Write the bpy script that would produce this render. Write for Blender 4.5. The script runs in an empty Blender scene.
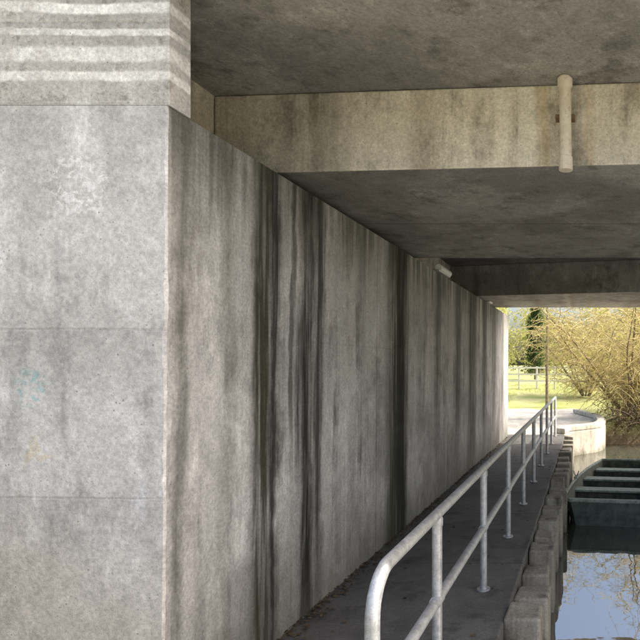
import bpy, bmesh, math, random
import numpy as np
from mathutils import Vector, Matrix, noise as mnoise
random.seed(7); rng=np.random.default_rng(7)
S=bpy.context.scene
S.view_settings.view_transform='Standard'; S.view_settings.look='None'; S.view_settings.exposure=0

# ---------------------------------------------------------------- node helper
class G:
    def __init__(s,name):
        s.m=bpy.data.materials.new(name); s.m.use_nodes=True
        s.t=s.m.node_tree; s.t.nodes.clear()
        s.out=s.t.nodes.new('ShaderNodeOutputMaterial')
        s.tc=s.t.nodes.new('ShaderNodeTexCoord').outputs['Object']
        s.sep=None
    def L(s,v,sock):
        if isinstance(v,bpy.types.NodeSocket): s.t.links.new(v,sock)
        elif v is not None:
            if isinstance(v,(tuple,list)) and len(v)==3 and sock.type=='RGBA': v=(*v,1)
            sock.default_value=v
    def xyz(s):
        if not s.sep:
            n=s.t.nodes.new('ShaderNodeSeparateXYZ'); s.L(s.tc,n.inputs[0]); s.sep=n
        return s.sep.outputs
    def math(s,op,a,b=None,c=None,clamp=False):
        n=s.t.nodes.new('ShaderNodeMath'); n.operation=op; n.use_clamp=clamp
        for i,v in enumerate((a,b,c)):
            if v is not None: s.L(v,n.inputs[i])
        return n.outputs[0]
    def mix(s,f,a,b,mode='MIX'):
        n=s.t.nodes.new('ShaderNodeMix'); n.data_type='RGBA'; n.blend_type=mode
        s.L(f,n.inputs[0]); s.L(a,n.inputs[6]); s.L(b,n.inputs[7]); return n.outputs[2]
    def vec(s,scale=(1,1,1),loc=(0,0,0)):
        n=s.t.nodes.new('ShaderNodeMapping'); s.L(s.tc,n.inputs[0])
        n.inputs['Scale'].default_value=scale; n.inputs['Location'].default_value=loc
        return n.outputs[0]
    def noise(s,scale,vs=(1,1,1),detail=3,rough=.6,loc=(0,0,0),dist=0):
        n=s.t.nodes.new('ShaderNodeTexNoise'); s.L(s.vec(vs,loc),n.inputs['Vector'])
        n.inputs['Scale'].default_value=scale; n.inputs['Detail'].default_value=detail
        n.inputs['Roughness'].default_value=rough; n.inputs['Distortion'].default_value=dist
        return n.outputs[0]
    def ss(s,v,a,b,o0=0.,o1=1.,kind='SMOOTHSTEP'):
        n=s.t.nodes.new('ShaderNodeMapRange'); n.interpolation_type=kind
        s.L(v,n.inputs[0]); s.L(a,n.inputs[1]); s.L(b,n.inputs[2]); s.L(o0,n.inputs[3]); s.L(o1,n.inputs[4])
        return n.outputs[0]
    def bump(s,h,strength,dist=.01,nrm=None):
        n=s.t.nodes.new('ShaderNodeBump'); s.L(h,n.inputs['Height'])
        n.inputs['Strength'].default_value=strength; n.inputs['Distance'].default_value=dist
        if nrm: s.L(nrm,n.inputs['Normal'])
        return n.outputs[0]
    def pbr(s,col,rough=.8,metal=0,nrm=None,spec=.3,ior=None):
        n=s.t.nodes.new('ShaderNodeBsdfPrincipled'); s.L(col,n.inputs['Base Color']); s.L(rough,n.inputs['Roughness'])
        s.L(metal,n.inputs['Metallic']); n.inputs['Specular IOR Level'].default_value=spec
        if ior: n.inputs['IOR'].default_value=ior
        if nrm: s.L(nrm,n.inputs['Normal'])
        s.t.links.new(n.outputs[0],s.out.inputs[0]); return n

def concrete(name,base,light,dark,hj=(),vj=(),vaxis=1,stains=(),streak=.5,effl=.3,damp=None,extra=None,patch=.5,pores=.6,board=None,seed=0,jk=.5,lstreak=.35,rough=.88):
    g=G(name); X,Y,Z=g.xyz(); A=(X,Y,Z)[vaxis]; so=(seed*3.1,seed*1.7,seed*2.3)
    big=g.noise(1.0,loc=so,detail=3,rough=.65); med=g.noise(3.0,(1,1,.6),loc=so,detail=5,rough=.75)
    fine=g.noise(60,detail=2,rough=.8); mid=g.noise(12,detail=4,rough=.75,loc=(1,seed,1))
    drip=g.noise(8,(1,1,.05),loc=so,detail=3,rough=.7)
    g.big,g.med,g.drip,g.mid=big,med,drip,mid
    c=g.mix(g.ss(big,.36,.62),base,light)
    c=g.mix(g.ss(med,.5,.70,0,patch),c,dark)
    e=g.math('MULTIPLY',g.ss(g.noise(4.5,(1,1,.3),loc=(4+seed,2,1),detail=5,rough=.78),.52,.68),g.ss(big,.38,.55))
    lt=tuple(min(.78,v*1.4) for v in light)
    c=g.mix(g.math('MULTIPLY',e,effl),c,lt)
    st=g.math('MULTIPLY',g.ss(drip,.5,.68),g.ss(med,.36,.6))
    c=g.mix(g.math('MULTIPLY',st,streak),c,tuple(v*.4 for v in dark))
    if streak>.3: c=g.mix(g.math('MULTIPLY',g.ss(drip,.45,.32),lstreak),c,lt)
    if extra: c=extra(g,c,X,Y,Z)
    if damp:
        zz=g.math('ADD',Z,g.math('MULTIPLY',g.math('SUBTRACT',med,.5),1.3))
        c=g.mix(g.ss(zz,damp[0],damp[1],damp[2],0),c,damp[3])
    if stains:
        wn=g.noise(2.6,(1,1,.35),loc=(7,7,7),detail=4,rough=.7)
        wob=g.math('MULTIPLY',g.math('SUBTRACT',wn,.5),.24)
        AW=g.math('ADD',A,wob); ZW=g.math('ADD',Z,g.math('MULTIPLY',wob,4))
        brk=g.ss(g.noise(15,(1,1,.05),loc=(3,1,0),detail=3,rough=.7),.34,.56,.55,1)
        edge=g.math('MULTIPLY',g.math('SUBTRACT',drip,.5),.26)
        for (p,w,k,z0,z1,colr) in stains:
            d=g.math('ADD',g.math('ABSOLUTE',g.math('SUBTRACT',AW,p)),g.math('MULTIPLY',edge,min(1.,w*7)))
            m=g.ss(d,w*.3,w*1.3,k,0)
            m=g.math('MULTIPLY',g.math('MULTIPLY',m,g.ss(ZW,z0,z1)),brk)
            c=g.mix(m,c,colr)
    h=None
    wj=g.math('MULTIPLY',g.math('SUBTRACT',big,.5),.03)
    if hj or vj: bj=g.ss(mid,.38,.6,.05,1)
    for z in hj:
        d=g.math('ABSOLUTE',g.math('SUBTRACT',g.math('ADD',Z,wj),z))
        m=g.ss(d,.002,.008,1,0)
        c=g.mix(g.math('MULTIPLY',g.math('MULTIPLY',m,bj),jk),c,tuple(v*.4 for v in dark))
        c=g.mix(g.math('MULTIPLY',g.ss(g.math('SUBTRACT',z,Z),0,.28,1,0),g.math('MULTIPLY',g.math('GREATER_THAN',z,Z),min(.2,jk*.6))),c,dark)
        m=g.math('MULTIPLY',m,jk); h=m if h is None else g.math('ADD',h,m)
    for y in vj:
        d=g.math('ABSOLUTE',g.math('SUBTRACT',g.math('ADD',A,wj),y))
        m=g.ss(d,.004,.012,1,0)
        c=g.mix(g.math('MULTIPLY',m,.4),c,tuple(v*.35 for v in dark))
        h=m if h is None else g.math('ADD',h,m)
    if board:
        ax,w=board
        q=g.math('FRACT',g.math('DIVIDE',(X,Y,Z)[ax],w)); d=g.math('ABSOLUTE',g.math('SUBTRACT',q,.5))
        m=g.ss(d,.49,.5); c=g.mix(g.math('MULTIPLY',m,.4),c,tuple(v*.5 for v in dark))
        h=m if h is None else g.math('ADD',h,m)
    v=g.t.nodes.new('ShaderNodeTexVoronoi'); v.inputs['Scale'].default_value=34; g.L(g.tc,v.inputs['Vector'])
    po=g.math('MULTIPLY',g.ss(v.outputs['Distance'],.08,.2,1,0),g.ss(mid,.48,.62))
    c=g.mix(g.math('MULTIPLY',po,pores),c,tuple(v_*.4 for v_ in dark))
    tex=g.math('MULTIPLY',g.ss(fine,.25,.75,.74,1.26,'LINEAR'),g.ss(mid,.3,.7,.85,1.14,'LINEAR'))
    cc=g.t.nodes.new('ShaderNodeVectorMath'); cc.operation='SCALE'; g.L(c,cc.inputs[0]); g.L(tex,cc.inputs['Scale'])
    hh=g.math('ADD',g.math('MULTIPLY',fine,.45),g.math('MULTIPLY',mid,.7))
    if h is not None: hh=g.math('SUBTRACT',hh,g.math('MULTIPLY',h,1.2))
    g.pbr(cc.outputs[0],rough,nrm=g.bump(hh,.5,.008),spec=.25)
    return g.m

# ---------------------------------------------------------------- mesh helper
def mk(name,verts,faces,mat=None,parent=None,smooth=False,bevel=0,mats=None,fm=None):
    me=bpy.data.meshes.new(name); me.from_pydata([tuple(v) for v in verts],[],faces); me.update()
    if len(faces)<3000:
        bm=bmesh.new(); bm.from_mesh(me); bmesh.ops.recalc_face_normals(bm,faces=bm.faces); bm.to_mesh(me); bm.free()
    o=bpy.data.objects.new(name,me); S.collection.objects.link(o)
    for m in (mats or ([mat] if mat else [])): me.materials.append(m)
    if fm is not None: me.polygons.foreach_set('material_index',fm)
    if smooth: me.polygons.foreach_set('use_smooth',[True]*len(me.polygons))
    if parent: o.parent=parent
    if bevel:
        b=o.modifiers.new('b','BEVEL'); b.width=bevel; b.segments=2; b.limit_method='ANGLE'
    return o
def empty(name,loc=(0,0,0)):
    o=bpy.data.objects.new(name,None); S.collection.objects.link(o); o.location=loc; return o
def prism(name,poly,z0,z1,mat,parent=None,bevel=0):
    n=len(poly); v=[(x,y,z0) for x,y in poly]+[(x,y,z1) for x,y in poly]
    f=[list(range(n)),list(range(n,2*n))]+[[i,(i+1)%n,n+(i+1)%n,n+i] for i in range(n)]
    return mk(name,v,f,mat,parent,bevel=bevel)
def box(name,x0,x1,y0,y1,z0,z1,mat,parent=None,bevel=0):
    return prism(name,[(x0,y0),(x1,y0),(x1,y1),(x0,y1)],z0,z1,mat,parent,bevel)
class MB:
    def __init__(s): s.v=[]; s.f=[]; s.fm=[]
    def tube(s,pts,rad,n=6,mi=0,cap=True):
        pts=[Vector(p) for p in pts]; b=len(s.v); up=Vector((0.3,0.2,1)).normalized()
        for i,p in enumerate(pts):
            t=(pts[min(i+1,len(pts)-1)]-pts[max(i-1,0)]).normalized()
            u=t.cross(up)
            if u.length<.05: u=t.cross(Vector((1,0,0)))
            u.normalize(); w=t.cross(u); r=rad[i] if hasattr(rad,'__len__') else rad
            for k in range(n):
                a=2*math.pi*k/n; s.v.append(p+u*math.cos(a)*r+w*math.sin(a)*r)
        for i in range(len(pts)-1):
            for k in range(n):
                s.f.append([b+i*n+k,b+i*n+(k+1)%n,b+(i+1)*n+(k+1)%n,b+(i+1)*n+k]); s.fm.append(mi)
        if cap:
            s.f.append([b+k for k in range(n)][::-1]); s.f.append([b+(len(pts)-1)*n+k for k in range(n)]); s.fm+= [mi,mi]
    def leaf(s,p,L,W,mi=1,down=0.):
        d=Vector((random.gauss(0,1),random.gauss(0,1),random.gauss(0,1)-down)).normalized()
        q=d.cross(Vector((random.gauss(0,1),random.gauss(0,1),random.gauss(0,1)))).normalized()
        b=len(s.v); p=Vector(p); s.v+= [p,p+d*L*.5+q*W*.5,p+d*L,p+d*L*.5-q*W*.5]; s.f.append([b,b+1,b+2,b+3]); s.fm.append(mi)
    def box(s,x0,x1,y0,y1,z0,z1,mi=0):
        b=len(s.v); s.v+=[Vector(p) for p in [(x0,y0,z0),(x1,y0,z0),(x1,y1,z0),(x0,y1,z0),(x0,y0,z1),(x1,y0,z1),(x1,y1,z1),(x0,y1,z1)]]
        s.f+=[[b+i for i in q] for q in ([0,3,2,1],[4,5,6,7],[0,1,5,4],[1,2,6,5],[2,3,7,6],[3,0,4,7])]; s.fm+=[mi]*6
    def make(s,name,mats,parent=None,smooth=False,bevel=0):
        return mk(name,s.v,s.f,parent=parent,smooth=smooth,mats=mats,fm=s.fm,bevel=bevel)
def rnd(a,b): return random.uniform(a,b)

# ---------------------------------------------------------------- materials
BLK=(.018,.018,.017); GRN=(.040,.043,.028); BRN=(.10,.09,.065)
def side_extra(g,c,X,Y,Z):
    zz=g.math('ADD',Z,g.math('MULTIPLY',g.math('SUBTRACT',g.big,.5),2.4))
    c=g.mix(g.ss(zz,1.5,2.8,0,.4),c,(.29,.27,.225))
    t=g.ss(Z,2.3,2.9,0,1); c=g.mix(g.math('MULTIPLY',t,g.ss(g.drip,.38,.6,.15,.8)),c,(.08,.077,.06))
    return c
def front_extra(g,c,X,Y,Z):
    m=g.math('MULTIPLY',g.ss(g.math('ABSOLUTE',g.math('SUBTRACT',Z,2.5)),.1,.5,1,0),g.ss(g.med,.48,.62))
    c=g.mix(g.math('MULTIPLY',m,.65),c,(.72,.715,.71))
    c=g.mix(g.math('MULTIPLY',g.ss(g.big,.48,.62),.3),c,(.32,.315,.31))
    n14=g.noise(14,detail=3,dist=1.5)
    def blob(x,z,r,col,k):
        nonlocal c
        d=g.math('SQRT',g.math('ADD',g.math('POWER',g.math('SUBTRACT',X,x),2),g.math('POWER',g.math('SUBTRACT',Z,z),2)))
        m=g.math('MULTIPLY',g.ss(d,r*.3,r,1,0),g.ss(n14,.5,.6))
        c=g.mix(g.math('MULTIPLY',m,k),c,col)
    blob(-2.50,1.60,.12,(.10,.42,.45),.4); blob(-2.3,2.52,.22,(.78,.78,.79),.6); blob(-2.48,1.3,.12,(.55,.42,.2),.35)
    zz=g.math('ADD',Z,g.math('MULTIPLY',g.math('SUBTRACT',g.big,.5),1.4))
    c=g.mix(g.ss(zz,.5,1.3,.65,0),c,(.50,.45,.365))  # warm glow of bounced light painted into the lower face colour
    up=g.ss(Z,2.87,2.9)
    c=g.mix(g.math('MULTIPLY',up,.5),c,(.40,.37,.325))
    c=g.mix(g.math('MULTIPLY',up,g.ss(g.mid,.5,.66,0,.6)),c,(.14,.125,.10))
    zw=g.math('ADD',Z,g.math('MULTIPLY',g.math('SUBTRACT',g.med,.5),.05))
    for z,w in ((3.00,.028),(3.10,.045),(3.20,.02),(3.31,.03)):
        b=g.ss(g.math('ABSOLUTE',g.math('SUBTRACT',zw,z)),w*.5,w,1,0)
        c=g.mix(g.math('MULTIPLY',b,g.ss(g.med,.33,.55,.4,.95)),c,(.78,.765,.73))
    return c
M_front=concrete('concrete_front',(.43,.42,.41),(.59,.58,.565),(.25,.243,.235),hj=(1.10,1.858,2.875,3.24),jk=.3,vaxis=0,streak=.28,effl=.7,extra=front_extra,patch=.65,seed=1)
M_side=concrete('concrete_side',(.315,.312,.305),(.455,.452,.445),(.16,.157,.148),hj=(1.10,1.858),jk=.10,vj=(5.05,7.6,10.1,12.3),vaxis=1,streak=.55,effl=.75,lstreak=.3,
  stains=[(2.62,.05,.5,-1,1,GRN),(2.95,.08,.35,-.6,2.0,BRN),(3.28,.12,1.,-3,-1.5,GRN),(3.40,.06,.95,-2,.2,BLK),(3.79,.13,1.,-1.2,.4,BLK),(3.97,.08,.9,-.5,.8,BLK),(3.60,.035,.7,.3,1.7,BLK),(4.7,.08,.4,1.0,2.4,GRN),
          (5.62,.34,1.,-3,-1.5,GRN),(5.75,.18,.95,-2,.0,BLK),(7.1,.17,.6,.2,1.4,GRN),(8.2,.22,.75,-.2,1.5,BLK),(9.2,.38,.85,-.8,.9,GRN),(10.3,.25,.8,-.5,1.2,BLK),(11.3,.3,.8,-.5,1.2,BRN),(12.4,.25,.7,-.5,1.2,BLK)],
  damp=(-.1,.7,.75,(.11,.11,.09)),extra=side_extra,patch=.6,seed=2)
M_beam=concrete('concrete_beam',(.41,.37,.30),(.53,.49,.41),(.19,.165,.13),vaxis=0,streak=.5,effl=.4,
  stains=[(-.29,.045,.5,2,2.4,(.44,.33,.19)),(.02,.04,.4,2,2.4,(.46,.34,.20)),(-.39,.06,.7,2,2.4,(.66,.62,.52)),(-1.8,.25,.55,2,2.4,(.13,.11,.08)),(-1.0,.12,.4,2,2.4,(.2,.16,.11)),(.9,.2,.4,2,2.4,(.2,.16,.11))],patch=.7,seed=3)
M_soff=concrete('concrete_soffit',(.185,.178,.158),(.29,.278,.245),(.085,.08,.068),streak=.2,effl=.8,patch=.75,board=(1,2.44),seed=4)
M_path=concrete('walkway_concrete',(.105,.10,.093),(.15,.145,.135),(.05,.048,.044),streak=0,effl=.3,patch=.75,board=(1,1.6),seed=5,rough=.7)
M_quay=concrete('quay_concrete',(.47,.44,.38),(.56,.53,.46),(.30,.27,.22),streak=.4,effl=.4,damp=(-.75,-.3,.8,(.09,.08,.05)),seed=6)
M_pile=concrete('weathered_pile',(.23,.21,.17),(.33,.305,.255),(.10,.09,.07),streak=.6,effl=.4,damp=(-.85,-.35,.9,(.03,.035,.02)),seed=7)

def simple(name,a,b,scale=8,rough=.7,metal=0,bs=.3,spec=.4,dist=.005,vs=(1,1,1)):
    g=G(name); n=g.noise(scale,vs,detail=4,rough=.7)
    c=g.mix(g.ss(n,.35,.65),a,b); c=g.mix(g.ss(g.noise(scale*7,detail=2),.55,.7,0,.5),c,tuple(x*.5 for x in a))
    g.pbr(c,g.ss(n,.3,.7,rough*.85,min(1,rough*1.15)),metal,g.bump(g.noise(scale*5,detail=2),bs,dist),spec); return g.m
M_galv=simple('galvanised_steel',(.40,.41,.42),(.58,.59,.60),25,.5,.6,.15,.5,.002)
M_pvc=simple('drainpipe_plastic',(.56,.49,.39),(.66,.60,.50),9,.5,0,.1)
M_iron=simple('bracket_iron',(.12,.08,.05),(.2,.12,.07),30,.8)
M_hull=simple('boat_paint_green',(.045,.06,.05),(.10,.12,.10),7,.5,0,.2)
M_hin=simple('boat_inside',(.055,.06,.048),(.13,.13,.10),9,.7,0,.3)
M_rim=simple('boat_gunwale',(.18,.23,.19),(.36,.41,.35),14,.5,0,.2)
M_lampw=simple('lamp_housing',(.62,.61,.57),(.72,.71,.67),20,.5)
M_wood=simple('fence_wood',(.62,.60,.55),(.76,.74,.68),9,.85)
M_bark=simple('bark',(.15,.115,.08),(.30,.235,.16),14,.95,0,.7,.2,.02)
M_twig=simple('willow_twig',(.48,.38,.17),(.62,.51,.27),10,.8)
M_soil=simple('soil',(.055,.045,.032),(.12,.10,.07),6,.98,0,.8,.1,.03)
M_rope=simple('rope',(.35,.3,.2),(.45,.4,.3),40,.9)
M_asph=simple('asphalt',(.045,.045,.045),(.065,.064,.062),12,.95)
def leafmat(name,a,b,tr=.45):
    g=G(name); n=g.noise(1.1,detail=1); c=g.mix(g.ss(n,.35,.65),a,b)
    c=g.mix(g.ss(g.noise(17,detail=0),.4,.7,0,.6),c,tuple(x*.65 for x in a))
    d=g.t.nodes.new('ShaderNodeBsdfDiffuse'); g.L(c,d.inputs[0]); t=g.t.nodes.new('ShaderNodeBsdfTranslucent'); g.L(c,t.inputs[0])
    m=g.t.nodes.new('ShaderNodeMixShader'); m.inputs[0].default_value=tr
    g.t.links.new(d.outputs[0],m.inputs[1]); g.t.links.new(t.outputs[0],m.inputs[2]); g.t.links.new(m.outputs[0],g.out.inputs[0]); return g.m
M_lwill=leafmat('willow_leaf',(.54,.50,.15),(.72,.64,.26))
M_lfar=leafmat('spring_leaf',(.38,.40,.13),(.58,.55,.23))
M_lcon=leafmat('conifer_leaf',(.03,.065,.02),(.06,.11,.035),.2)
M_lbush=leafmat('bramble_leaf',(.05,.05,.025),(.14,.115,.05),.3)
M_dead=leafmat('dead_leaf',(.075,.055,.035),(.15,.11,.07),.1)
g=G('ground_grass'); X,Y,Z=g.xyz()
c=g.mix(g.ss(g.noise(.5,detail=3),.35,.65),(.36,.40,.13),(.54,.52,.25))
c=g.mix(g.ss(g.noise(14,detail=3,rough=.8),.4,.7,0,.4),c,(.24,.27,.08))
zz=g.math('ADD',Z,g.math('MULTIPLY',g.noise(3,detail=2),.3))
c=g.mix(g.ss(zz,-.35,.12,1,0),c,g.mix(g.noise(6),(.16,.12,.075),(.30,.23,.15)))
g.pbr(c,.95,nrm=g.bump(g.noise(25,detail=3,rough=.8),.9,.05),spec=.1); M_grass=g.m
g=G('river_water')
c=g.mix(g.noise(.6,detail=1),(.05,.055,.042),(.08,.08,.06))
nb=g.math('ADD',g.noise(1.6,detail=2),g.math('MULTIPLY',g.noise(9,detail=1),.12))
g.pbr(c,.02,nrm=g.bump(nb,.12,.03),spec=.5,ior=4.5); M_water=g.m

# ---------------------------------------------------------------- terrain + water
river=[(-.9,1.6),(-.9,13.5),(-.4,14.8),(.3,16),(2,15.9),(5,17.2),(12,23),(40,45),(120,90),(240,130),(240,70),(60,32),(25,20),(13,12),(12,-10),(14,-400),(1.2,-400),(1.2,1.4)]
R=np.array(river,float)
def sdist(P):
    d=np.full(len(P),1e9); ins=np.zeros(len(P),bool); n=len(R)
    for i in range(n):
        a=R[i]; b=R[(i+1)%n]; e=b-a; w=P-a
        t=np.clip((w@e)/(e@e),0,1); q=w-t[:,None]*e; d=np.minimum(d,np.hypot(q[:,0],q[:,1]))
        c1=(a[1]>P[:,1])!=(b[1]>P[:,1])
        xi=a[0]+(P[:,1]-a[1])*(b[0]-a[0])/(b[1]-a[1]) if b[1]!=a[1] else np.full(len(P),-1e9)
        ins^=(c1&(P[:,0]<xi))
    return np.where(ins,-d,d)
def axis(lo,hi,step,far):
    a=list(np.arange(lo,hi,step)); s=step
    while a[-1]<far: s*=1.25; a.append(a[-1]+s)
    s=step; b=[lo]
    while b[0]>-far: s*=1.25; b.insert(0,b[0]-s)
    return np.array(b[:-1]+a)
xs=axis(-9,14,.3,1500); ys=axis(-5,32,.3,1500)
XX,YY=np.meshgrid(xs,ys); P=np.stack([XX.ravel(),YY.ravel()],1); D=sdist(P)
def sm(a,b,x):
    t=np.clip((x-a)/(b-a),0,1); return t*t*(3-2*t)
def landz(x,y):
    return -.04+.55*sm(18,34,y)+.7*sm(1.0,4.,x)*sm(15,22,y)
nz=np.array([mnoise.noise(Vector((p[0]*.9,p[1]*.9,0)))*.06+mnoise.noise(Vector((p[0]*3,p[1]*3,5)))*.03 for p in P])
nat=sm(.5,2.5,P[:,0])+sm(19,24,P[:,1])
H=landz(P[:,0],P[:,1])+nz*np.clip(nat,.1,1)
Zt=-1.8+(H+1.8)*sm(-.55,.75,D)
ny,nx=XX.shape
F=[[j*nx+i,j*nx+i+1,(j+1)*nx+i+1,(j+1)*nx+i] for j in range(ny-1) for i in range(nx-1)]
mk('ground',np.c_[P,Zt],F,M_grass,smooth=True)
mk('river_water',[(-2.2,-400,-.6),(400,-400,-.6),(400,400,-.6),(-2.2,400,-.6)],[[0,1,2,3]],M_water)

# ---------------------------------------------------------------- abutment
ab=empty('concrete_abutment')
XT,XB=-1.897,-1.925
y0,y1=2.525,13.35
N=110; v=[];f=[];fm=[]
def xw(z): return XB+(XT-XB)*(z+1)/3.87
for i in range(N+1):
    z=-1+3.87*i/N; x=xw(z)
    ch=.006+.006*abs(mnoise.noise(Vector((z*9,0,0))))*2+(.014*max(0,mnoise.noise(Vector((z*3.1,4,0)))-.25)*2)
    ch2=.006+.006*abs(mnoise.noise(Vector((z*8,7,0))))*2+(.012*max(0,mnoise.noise(Vector((z*2.7,9,0)))-.25)*2)
    v+=[(x-.05,y0,z),(x-ch,y0,z),(x,y0+ch2,z),(x,y0+.05,z)]
for i in range(N):
    b=i*4
    for k in range(3): f.append([b+k,b+k+1,b+4+k+1,b+4+k]); fm.append(0 if k<2 else 1)
b=len(v); v+=[(-9,y0,-1),(-9,y0,2.87),(XB,y1,-1),(XT,y1,2.87),(-9,y1,-1),(-9,y1,2.87)]
f.append([b]+[i*4 for i in range(N+1)]+[b+1]); fm.append(0)
f.append([i*4+3 for i in range(N+1)]+[b+3,b+2]); fm.append(1)
f.append([b+1]+[N*4+k for k in range(4)]+[b+3,b+5]); fm.append(1)
f.append([b+2,b+3,b+5,b+4]); fm.append(1)
f.append([b,b+1,b+5,b+4]); fm.append(0)
mk('abutment_body',v,f,parent=ab,mats=[M_front,M_side],fm=fm)
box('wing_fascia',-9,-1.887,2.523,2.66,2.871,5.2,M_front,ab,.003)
box('shelf_back_wall',-8.9,-2.42,2.665,11.7,2.874,3.9,M_beam,ab,.01)
# ---------------------------------------------------------------- deck
dk=empty('road_bridge')
def skew(yf,k,xr): return lambda x: yf+k*(x-xr)
f1=skew(3.58,-.065,-1.9)
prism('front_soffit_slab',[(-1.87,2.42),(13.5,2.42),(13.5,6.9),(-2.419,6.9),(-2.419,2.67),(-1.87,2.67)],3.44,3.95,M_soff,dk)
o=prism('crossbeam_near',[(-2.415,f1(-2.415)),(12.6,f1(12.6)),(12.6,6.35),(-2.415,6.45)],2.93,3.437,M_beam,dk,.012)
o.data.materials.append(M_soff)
for p in o.data.polygons:
    if abs(p.normal.z)>.9: p.material_index=1
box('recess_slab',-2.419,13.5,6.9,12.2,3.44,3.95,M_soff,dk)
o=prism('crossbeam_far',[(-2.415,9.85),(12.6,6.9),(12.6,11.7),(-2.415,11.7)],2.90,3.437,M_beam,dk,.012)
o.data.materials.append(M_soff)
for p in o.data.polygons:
    if abs(p.normal.z)<.9: p.material_index=1  # pale underside paints in light from beyond; sides take the darker material as shade
box('edge_beam',-2.415,13.5,12.0,12.3,3.10,3.437,M_beam,dk,.012)
box('parapet_near',-1.87,13.5,2.42,2.62,3.952,4.9,M_front,dk,.02)
box('parapet_far',-9,13.5,12.0,12.2,3.952,4.9,M_front,dk,.02)
box('opposite_abutment',12.6,20,2.5,13,-1.8,3.435,M_side,dk,.02)
box('road_surface',-9,20,2.7,11.95,3.953,3.99,M_asph,dk)

d=MB(); px,py=-.14,3.385
d.tube([(px,py,3.44),(px+.005,py-.003,2.92)],.036,20); d.tube([(px+.005,py-.003,2.955),(px+.005,py-.003,2.875)],.042,20)
d.tube([(px,py,3.43),(px,py,3.38)],.046,20)
d.box(px-.06,px+.06,py+.02,py+.085,3.20,3.225,1)
d.make('drainpipe',[M_pvc,M_iron],smooth=False,bevel=.003)

for i,(y,l) in enumerate(((7.0,.55),(10.5,.35))):
    m=MB(); m.box(-1.94,-1.86,y,y+l,2.873,2.90,1); m.tube([(-1.875,y+.02,2.925),(-1.875,y+l-.02,2.925)],.045,12,0)
    m.make('bulkhead_light',[M_lampw,M_galv],bevel=.004)

# ---------------------------------------------------------------- walkway, piles, quay
wk=empty('walkway')
box('walkway_slab',-1.98,-.56,-3,13.6,-1.8,0,M_path,wk,.01)
m=MB()
y=1.7
while y<13.4:
    w=rnd(.22,.30); h=rnd(-.06,.03); x1=rnd(-.36,-.30)
    m.box(-.555,x1,y,y+w,-1.8,h); m.box(-.555,x1-.13,y+w+.004,y+.496,-1.8,h-rnd(.10,.2)); y+=.5
po=m.make('timber_pile_edging',[M_pile],bevel=.02)
for vv in po.data.vertices:
    if vv.co.z>-1: vv.co+=Vector((random.uniform(-.012,.012),random.uniform(-.001,.001),random.uniform(-.018,.012)))
box('unseen_bounce_quay',-9,1.7,-8,1.5,-1.8,-.006,M_quay,None,.02)  # unseen platform behind the camera, pale and extended to bounce sunlight
q=empty('concrete_quay')
poly=[(-3.2,13.6),(-.56,13.6),(-.45,14.1),(.20,14.75),(.36,15.0),(.45,15.4),(.50,15.9),(.40,17.4),(-.3,19.5),(-.9,26),(-3.4,26)]
prism('quay_body',poly,-1.8,.02,M_quay,q,.03)
inner=[(x-.24,y+.12) for x,y in poly[1:9]]
prism('quay_kerb',poly[1:9]+inner[::-1],.022,.16,M_quay,q,.03)

# ---------------------------------------------------------------- railing
r=MB(); RX=-.79; zt,zm=.92,.47
ysn=[2.93+1.3*i for i in range(9)]
def arc(cy,cz,rad,a0,a1,n=8): return [(RX,cy+rad*math.cos(math.radians(a0+(a1-a0)*i/n)),cz+rad*math.sin(math.radians(a0+(a1-a0)*i/n))) for i in range(n+1)]
hoop=[(RX,13.5,zt)]+[(RX,8,zt),(RX,2.93,zt)]+[(RX,2.25,zt)]+arc(2.21,zt-.16,.16,90,180)+arc(2.21,zm+.16,.16,180,270)+[(RX,2.5,zm),(RX,8,zm),(RX,13.5,zm)]
r.tube(hoop,.027,14)
for yy in ysn:
    r.tube([(RX,yy,0),(RX,yy,zt-.01)],.026,14); r.tube([(RX,yy,.003),(RX,yy,.015)],.05,16)
    r.tube([(RX,yy-.04,zm),(RX,yy+.04,zm)],.032,14); r.tube([(RX,yy,zt-.06),(RX,yy,zt-.02)],.030,14)
r.tube([(RX,13.5,zt),(RX,13.55,zt-.03),(RX,13.57,zt-.1),(RX,13.57,0)],.027,14)
ro=r.make('metal_railing',[M_galv],smooth=True)
mod=ro.modifiers.new('e','EDGE_SPLIT'); mod.split_angle=math.radians(50)

# ---------------------------------------------------------------- earth mound + litter
v=[];f=[];nn=50
for j in range(nn+1):
    for i in range(nn+1):
        x=-5.5+3.6*i/nn; y=.6+2.0*j/nn
        z=max(-.05,min(1.3,(-2.33-x)*1.3))*float(sm(.8,2.1,y))-.02+.07*mnoise.noise(Vector((x*4,y*4,0)))+.06*mnoise.noise(Vector((x*11,y*11,0)))
        v.append((x,y,z))
for j in range(nn):
    for i in range(nn): f.append([j*(nn+1)+i,j*(nn+1)+i+1,(j+1)*(nn+1)+i+1,(j+1)*(nn+1)+i])
mk('earth_mound',v,f,M_soil,smooth=True)
m=MB()
for _ in range(1500):
    y=2.2+11*random.random()**1.4; x=-1.93+abs(random.gauss(0,.07)) if random.random()<.9 else rnd(-1.9,-.6)
    b=len(m.v); a=rnd(0,6.28); l=rnd(.006,.022); ww=l*rnd(.4,.8); z=rnd(.004,.012)
    cx,sx=math.cos(a),math.sin(a)
    m.v+=[Vector((x+cx*l,y+sx*l,z+rnd(0,.012))),Vector((x-sx*ww,y+cx*ww,z)),Vector((x-cx*l,y-sx*l,z+rnd(0,.012))),Vector((x+sx*ww,y-cx*ww,z+.006))]
    m.f.append([b,b+1,b+2,b+3]); m.fm.append(0)
m.make('leaf_litter',[M_dead])

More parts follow.
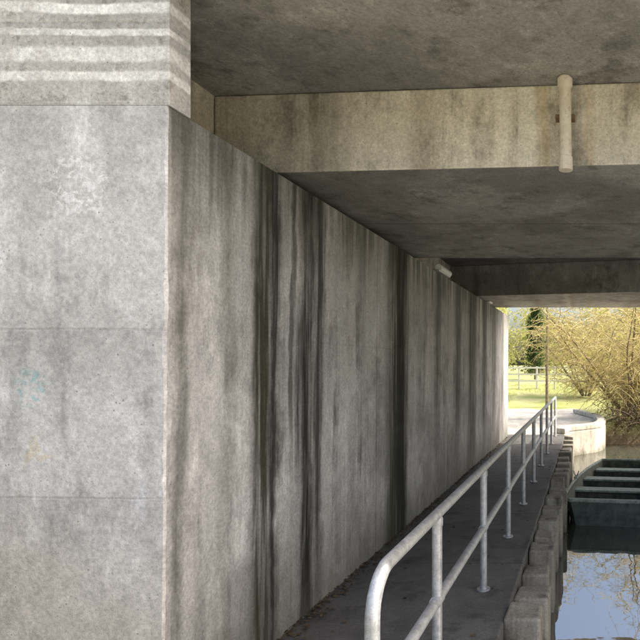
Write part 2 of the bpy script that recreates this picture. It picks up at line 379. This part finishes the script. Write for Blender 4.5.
# ---------------------------------------------------------------- boat
bt=empty('rowing_boat',(.30,7.98,-.72)); bt.rotation_euler=(0,0,math.radians(-7))
Lb=3.3
prof=[(0,.56,.47),(.03,.63,.465),(.08,.68,.455),(.2,.72,.44),(.4,.73,.43),(.6,.71,.43),(.8,.62,.45),(.93,.50,.48),(1,.42,.50)]
v=[];f=[];fm=[]
for t,w,zt_ in prof:
    y=t*Lb; zb=.02+.10*max(0,(t-.75)/.25)**2+.06*max(0,(.1-t)/.1); k=.035
    v+=[(-w,y,zt_),(-.84*w,y,zb),(.84*w,y,zb),(w,y,zt_),(w-k,y,zt_),(.84*w-k,y,zb+.05),(-.84*w+k,y,zb+.05),(-w+k,y,zt_)]
n=len(prof)
for i in range(n-1):
    for k in range(8):
        f.append([i*8+k,i*8+(k+1)%8,(i+1)*8+(k+1)%8,(i+1)*8+k]); fm.append(0 if k<3 else 1)
f+= [[0,1,2,3],[(n-1)*8+k for k in range(4)]]; fm+=[0,0]
for idx,dy in ((0,.05),(n-1,-.05)):
    t,w,zt_=prof[idx]; y=t*Lb; b=len(v); base=v[idx*8+1][2]
    for yy in (y,y+dy): v+=[(-w,yy,zt_),(-.84*w,yy,base),(.84*w,yy,base),(w,yy,zt_)]
    f+=[[b,b+3,b+7,b+4],[b+4,b+5,b+6,b+7]]; fm+=[1,1]
mk('hull',v,f,parent=bt,mats=[M_hull,M_hin],fm=fm)
def wz(t):
    for a,b in zip(prof,prof[1:]):
        if a[0]<=t<=b[0]:
            u=(t-a[0])/(b[0]-a[0]); return a[1]+(b[1]-a[1])*u,a[2]+(b[2]-a[2])*u
m=MB()
ring=[(-wz(t)[0]-.005,t*Lb,wz(t)[1]+.006) for t in np.linspace(0,1,24)]+[(wz(t)[0]+.005,t*Lb,wz(t)[1]+.006) for t in np.linspace(1,0,24)]
ring.append(ring[0]); m.tube(ring,.026,8,0)
for t in (.13,.40,.66,.88):
    w,z=wz(t); w-=.045
    m.box(-w,w,t*Lb-.13,t*Lb+.13,z-.10,z-.07,1)
    m.box(-w*.95,w*.95,t*Lb-.015,t*Lb+.015,.08,z-.102,2)
for x in (-.35,0,.35): m.box(x-.06,x+.06,.4,2.7,.075,.095,2)
for sx in (-1,1):
    w,z=wz(.5); m.box(sx*w-.03,sx*w+.03,1.6,1.78,z+.03,z+.055,0)
    m.tube([(sx*w,1.69,z+.05),(sx*w-.03,1.69,z+.10),(sx*w-.045,1.69,z+.15)],.01,6,3); m.tube([(sx*w,1.69,z+.05),(sx*w+.03,1.69,z+.10),(sx*w+.045,1.69,z+.15)],.01,6,3)
m.make('boat_fittings',[M_rim,M_rim,M_hin,M_galv],bt)
m=MB(); m.tube([(-.45-.07*i,.0+.06*i,.45-.22*math.sin(i/10*math.pi)) for i in range(11)],.009,6)
m.make('mooring_rope',[M_rope],bt)

# ---------------------------------------------------------------- vegetation
def poly_branch(p,d,L,seg,droop,jit):
    pts=[Vector(p)]; d=Vector(d).normalized(); s=L/seg
    for i in range(seg):
        d=(d+Vector((random.gauss(0,jit),random.gauss(0,jit),random.gauss(0,jit)-droop*s))).normalized(); pts.append(pts[-1]+d*s)
    return pts
def willow(name,base,stems,h,spread,nsub,ntw,leaves,twl=1.6,lean=(0,0),leafmat=None,droop=.45,low=1):
    m=MB()
    for s in range(stems):
        a=2*math.pi*s/stems+rnd(-.3,.3)
        d=(math.cos(a)*spread*rnd(.4,1)+lean[0],math.sin(a)*spread*rnd(.4,1)+lean[1],1)
        L=h*rnd(.75,1.1); pts=poly_branch(Vector(base)+Vector((math.cos(a)*.15,math.sin(a)*.15,0)),d,L,9,.03,.09)
        r0=.08*h/5*rnd(.6,1); m.tube(pts,[r0*(1-.85*i/9) for i in range(10)],7,0)
        for b in range(nsub):
            i=random.randint(low,8); q=pts[i].lerp(pts[i+1],random.random())
            a2=rnd(0,6.28); bl=L*rnd(.25,.45)
            bp=poly_branch(q,(math.cos(a2),math.sin(a2),rnd(.2,1.1)),bl,6,.15,.12)
            rb=r0*.3*(1-.6*i/9); m.tube(bp,[rb*(1-.8*k/6) for k in range(7)],4,0,False)
            for t in range(ntw):
                j=random.randint(0,5); qq=bp[j].lerp(bp[j+1],random.random()); a3=rnd(0,6.28)
                tl=twl*rnd(.4,1.1); tp=poly_branch(qq,(math.cos(a3),math.sin(a3),rnd(-.2,.9)),tl,4,droop*2,.12)
                m.tube(tp,[.009,.008,.007,.005,.003],3,1,False)
                for l in range(leaves):
                    k=random.randint(0,3); lp=tp[k].lerp(tp[k+1],random.random()); m.leaf(lp,rnd(.03,.075),rnd(.014,.026),2,.4)
    return m.make(name,[M_bark,M_twig,leafmat or M_lwill])
willow('willow_tree',(1.35,17.6,.1),9,4.3,.8,17,14,11,1.3,low=0)
willow('willow_tree',(-.1,25.5,.3),8,4.0,.8,14,12,14,1.3,low=0)
willow('willow_tree',(4.6,21,.3),7,5.2,.6,12,10,6,1.6)
m=MB()
for _ in range(420):
    x=rnd(.7,4.5); y=15.9+rnd(0,1.3)+max(0,(x-2))*.35; z=rnd(-.35,.25)
    pts=poly_branch((x,y,z),(rnd(-1,1),rnd(-1.4,.3),rnd(.1,1.5)),rnd(.3,1.2),5,.6,.22)
    m.tube(pts,[.011,.010,.008,.006,.005,.003],4,0,False)
    for l in range(14):
        k=random.randint(0,4); m.leaf(pts[k].lerp(pts[k+1],random.random()),rnd(.03,.08),rnd(.02,.045),1)
for _ in range(14):
    x=rnd(.9,2.2); m.tube(poly_branch((x,16.6+rnd(-.2,.5),.1),(rnd(-1,1),rnd(-1,-.2),rnd(-.5,.1)),rnd(.5,1.1),6,.5,.25),[.05,.045,.035,.03,.02,.015,.01],6,0)
m.make('bramble_bush',[M_bark,M_lbush])
def conifer(name,base,h,rad):
    m=MB(); B=Vector(base); m.tube([B,B+Vector((0,0,h*.97))],[.16,.02],8,0)
    for _ in range(520):
        t=random.random()**.8; z=.35+t*(h-.4); r=rad*(1-t)**.6*rnd(.75,1.12)*(1+.2*math.sin(t*23)); a=rnd(0,6.28)
        p0=B+Vector((0,0,z)); p1=B+Vector((math.cos(a)*r,math.sin(a)*r,z+rnd(.1,.6)))
        m.tube([p0,p0.lerp(p1,.6),p1],[.02,.012,.004],3,0,False)
        for k in range(20):
            q=p0.lerp(p1,rnd(.35,1.05)); m.leaf(q+Vector((rnd(-.1,.1),rnd(-.1,.1),rnd(-.12,.12))),rnd(.12,.26),rnd(.04,.08),1,-.6)
    return m.make(name,[M_bark,M_lcon])
conifer('conifer_tree',(-4.3,46,.5),7,1.1)
m=MB()
for _ in range(85):
    x=rnd(-70,60); y=rnd(62,95)+abs(x)*.1; h=rnd(7,13); b=Vector((x,y,.3))
    m.tube([b,b+Vector((rnd(-.4,.4),0,h*.8))],[.25,.05],6,0,False)
    for s in range(10):
        a=rnd(0,6.28); c=b+Vector((math.cos(a)*rnd(.5,3),math.sin(a)*rnd(.5,3),h*rnd(.08,.95))); rr_=rnd(.9,2.0)
        m.tube([b+Vector((0,0,c.z*.5)),c],[.08,.02],4,0,False)
        for k in range(75):
            v=Vector((random.gauss(0,1),random.gauss(0,1),random.gauss(0,.8))); v=v/max(v.length,.01)*rr_*random.random()**.4
            m.leaf(c+v,rnd(.3,.55),rnd(.15,.3),1)
m.make('distant_trees',[M_bark,M_lfar])
m=MB()
for _ in range(7000):
    x=rnd(-7,6); y=rnd(14,34)
    if -3.4<x<.55 and y<26: continue
    dd=sdist(np.array([[x,y]]))[0]
    if dd<.35: continue
    z=float(landz(np.array(x),np.array(y)))-.02
    for k in range(3):
        a=rnd(0,6.28); hh=rnd(.05,.16); b=len(m.v); lx,ly=rnd(-.08,.08),rnd(-.08,.08); xx,yy=x+rnd(-.05,.05),y+rnd(-.05,.05)
        m.v+=[Vector((xx,yy,z)),Vector((xx+.012*math.cos(a),yy+.012*math.sin(a),z)),Vector((xx+lx,yy+ly,z+hh))]; m.f.append([b,b+1,b+2]); m.fm.append(0)
m.make('grass_tufts',[M_lfar])

m=MB()
for i in range(9):
    x=-7.5+i*.95; m.box(x-.045,x+.045,29.95,30.05,.2,1.62)
for z in (1.55,1.2,.85): m.box(-7.6,.2,29.915,29.945,z-.045,z+.045)
m.make('wooden_fence',[M_wood],bevel=.005)
m=MB(); m.tube([(-1.62,22,-.1),(-1.62,22,.5),(-1.6,22,6)],[.07,.06,.04],10,0); m.tube([(-1.62,22,.03),(-1.62,22,.12)],.1,10,1)
m.tube([(-1.6,22,5.9),(-1.5,21.8,6.1),(-1.2,21.4,6.15)],.02,8,0); m.box(-1.3,-1.0,21.15,21.5,6.1,6.2,1)
m.make('street_lamp',[M_bark,M_galv])

# ---------------------------------------------------------------- light
sd=Vector((1,.07,0)).normalized(); el=math.radians(46)
sunv=Vector((sd.x*math.cos(el),sd.y*math.cos(el),math.sin(el)))
l=bpy.data.lights.new('sun','SUN'); l.energy=5; l.angle=math.radians(.5); l.color=(1,.95,.86)
lo=bpy.data.objects.new('sun',l); S.collection.objects.link(lo); lo.rotation_euler=sunv.to_track_quat('Z','Y').to_euler()
W=bpy.data.worlds.new('World'); S.world=W; W.use_nodes=True; nt=W.node_tree
sk=nt.nodes.new('ShaderNodeTexSky'); sk.sky_type='NISHITA'; sk.sun_disc=False; sk.sun_elevation=el; sk.sun_rotation=math.atan2(sd.x,sd.y)
sk.dust_density=6; sk.air_density=1.0; sk.ozone_density=.5
bg=nt.nodes['Background']; nt.links.new(sk.outputs[0],bg.inputs[0]); bg.inputs[1].default_value=.38

cam=bpy.data.cameras.new('camera'); co=bpy.data.objects.new('camera',cam); S.collection.objects.link(co)
co.location=(0,0,1.7); co.rotation_euler=(math.radians(90),0,0)
cam.sensor_width=36; cam.lens=31.5; cam.shift_x=-.419; cam.shift_y=.0703; cam.clip_end=5000; cam.clip_start=.05
S.camera=co
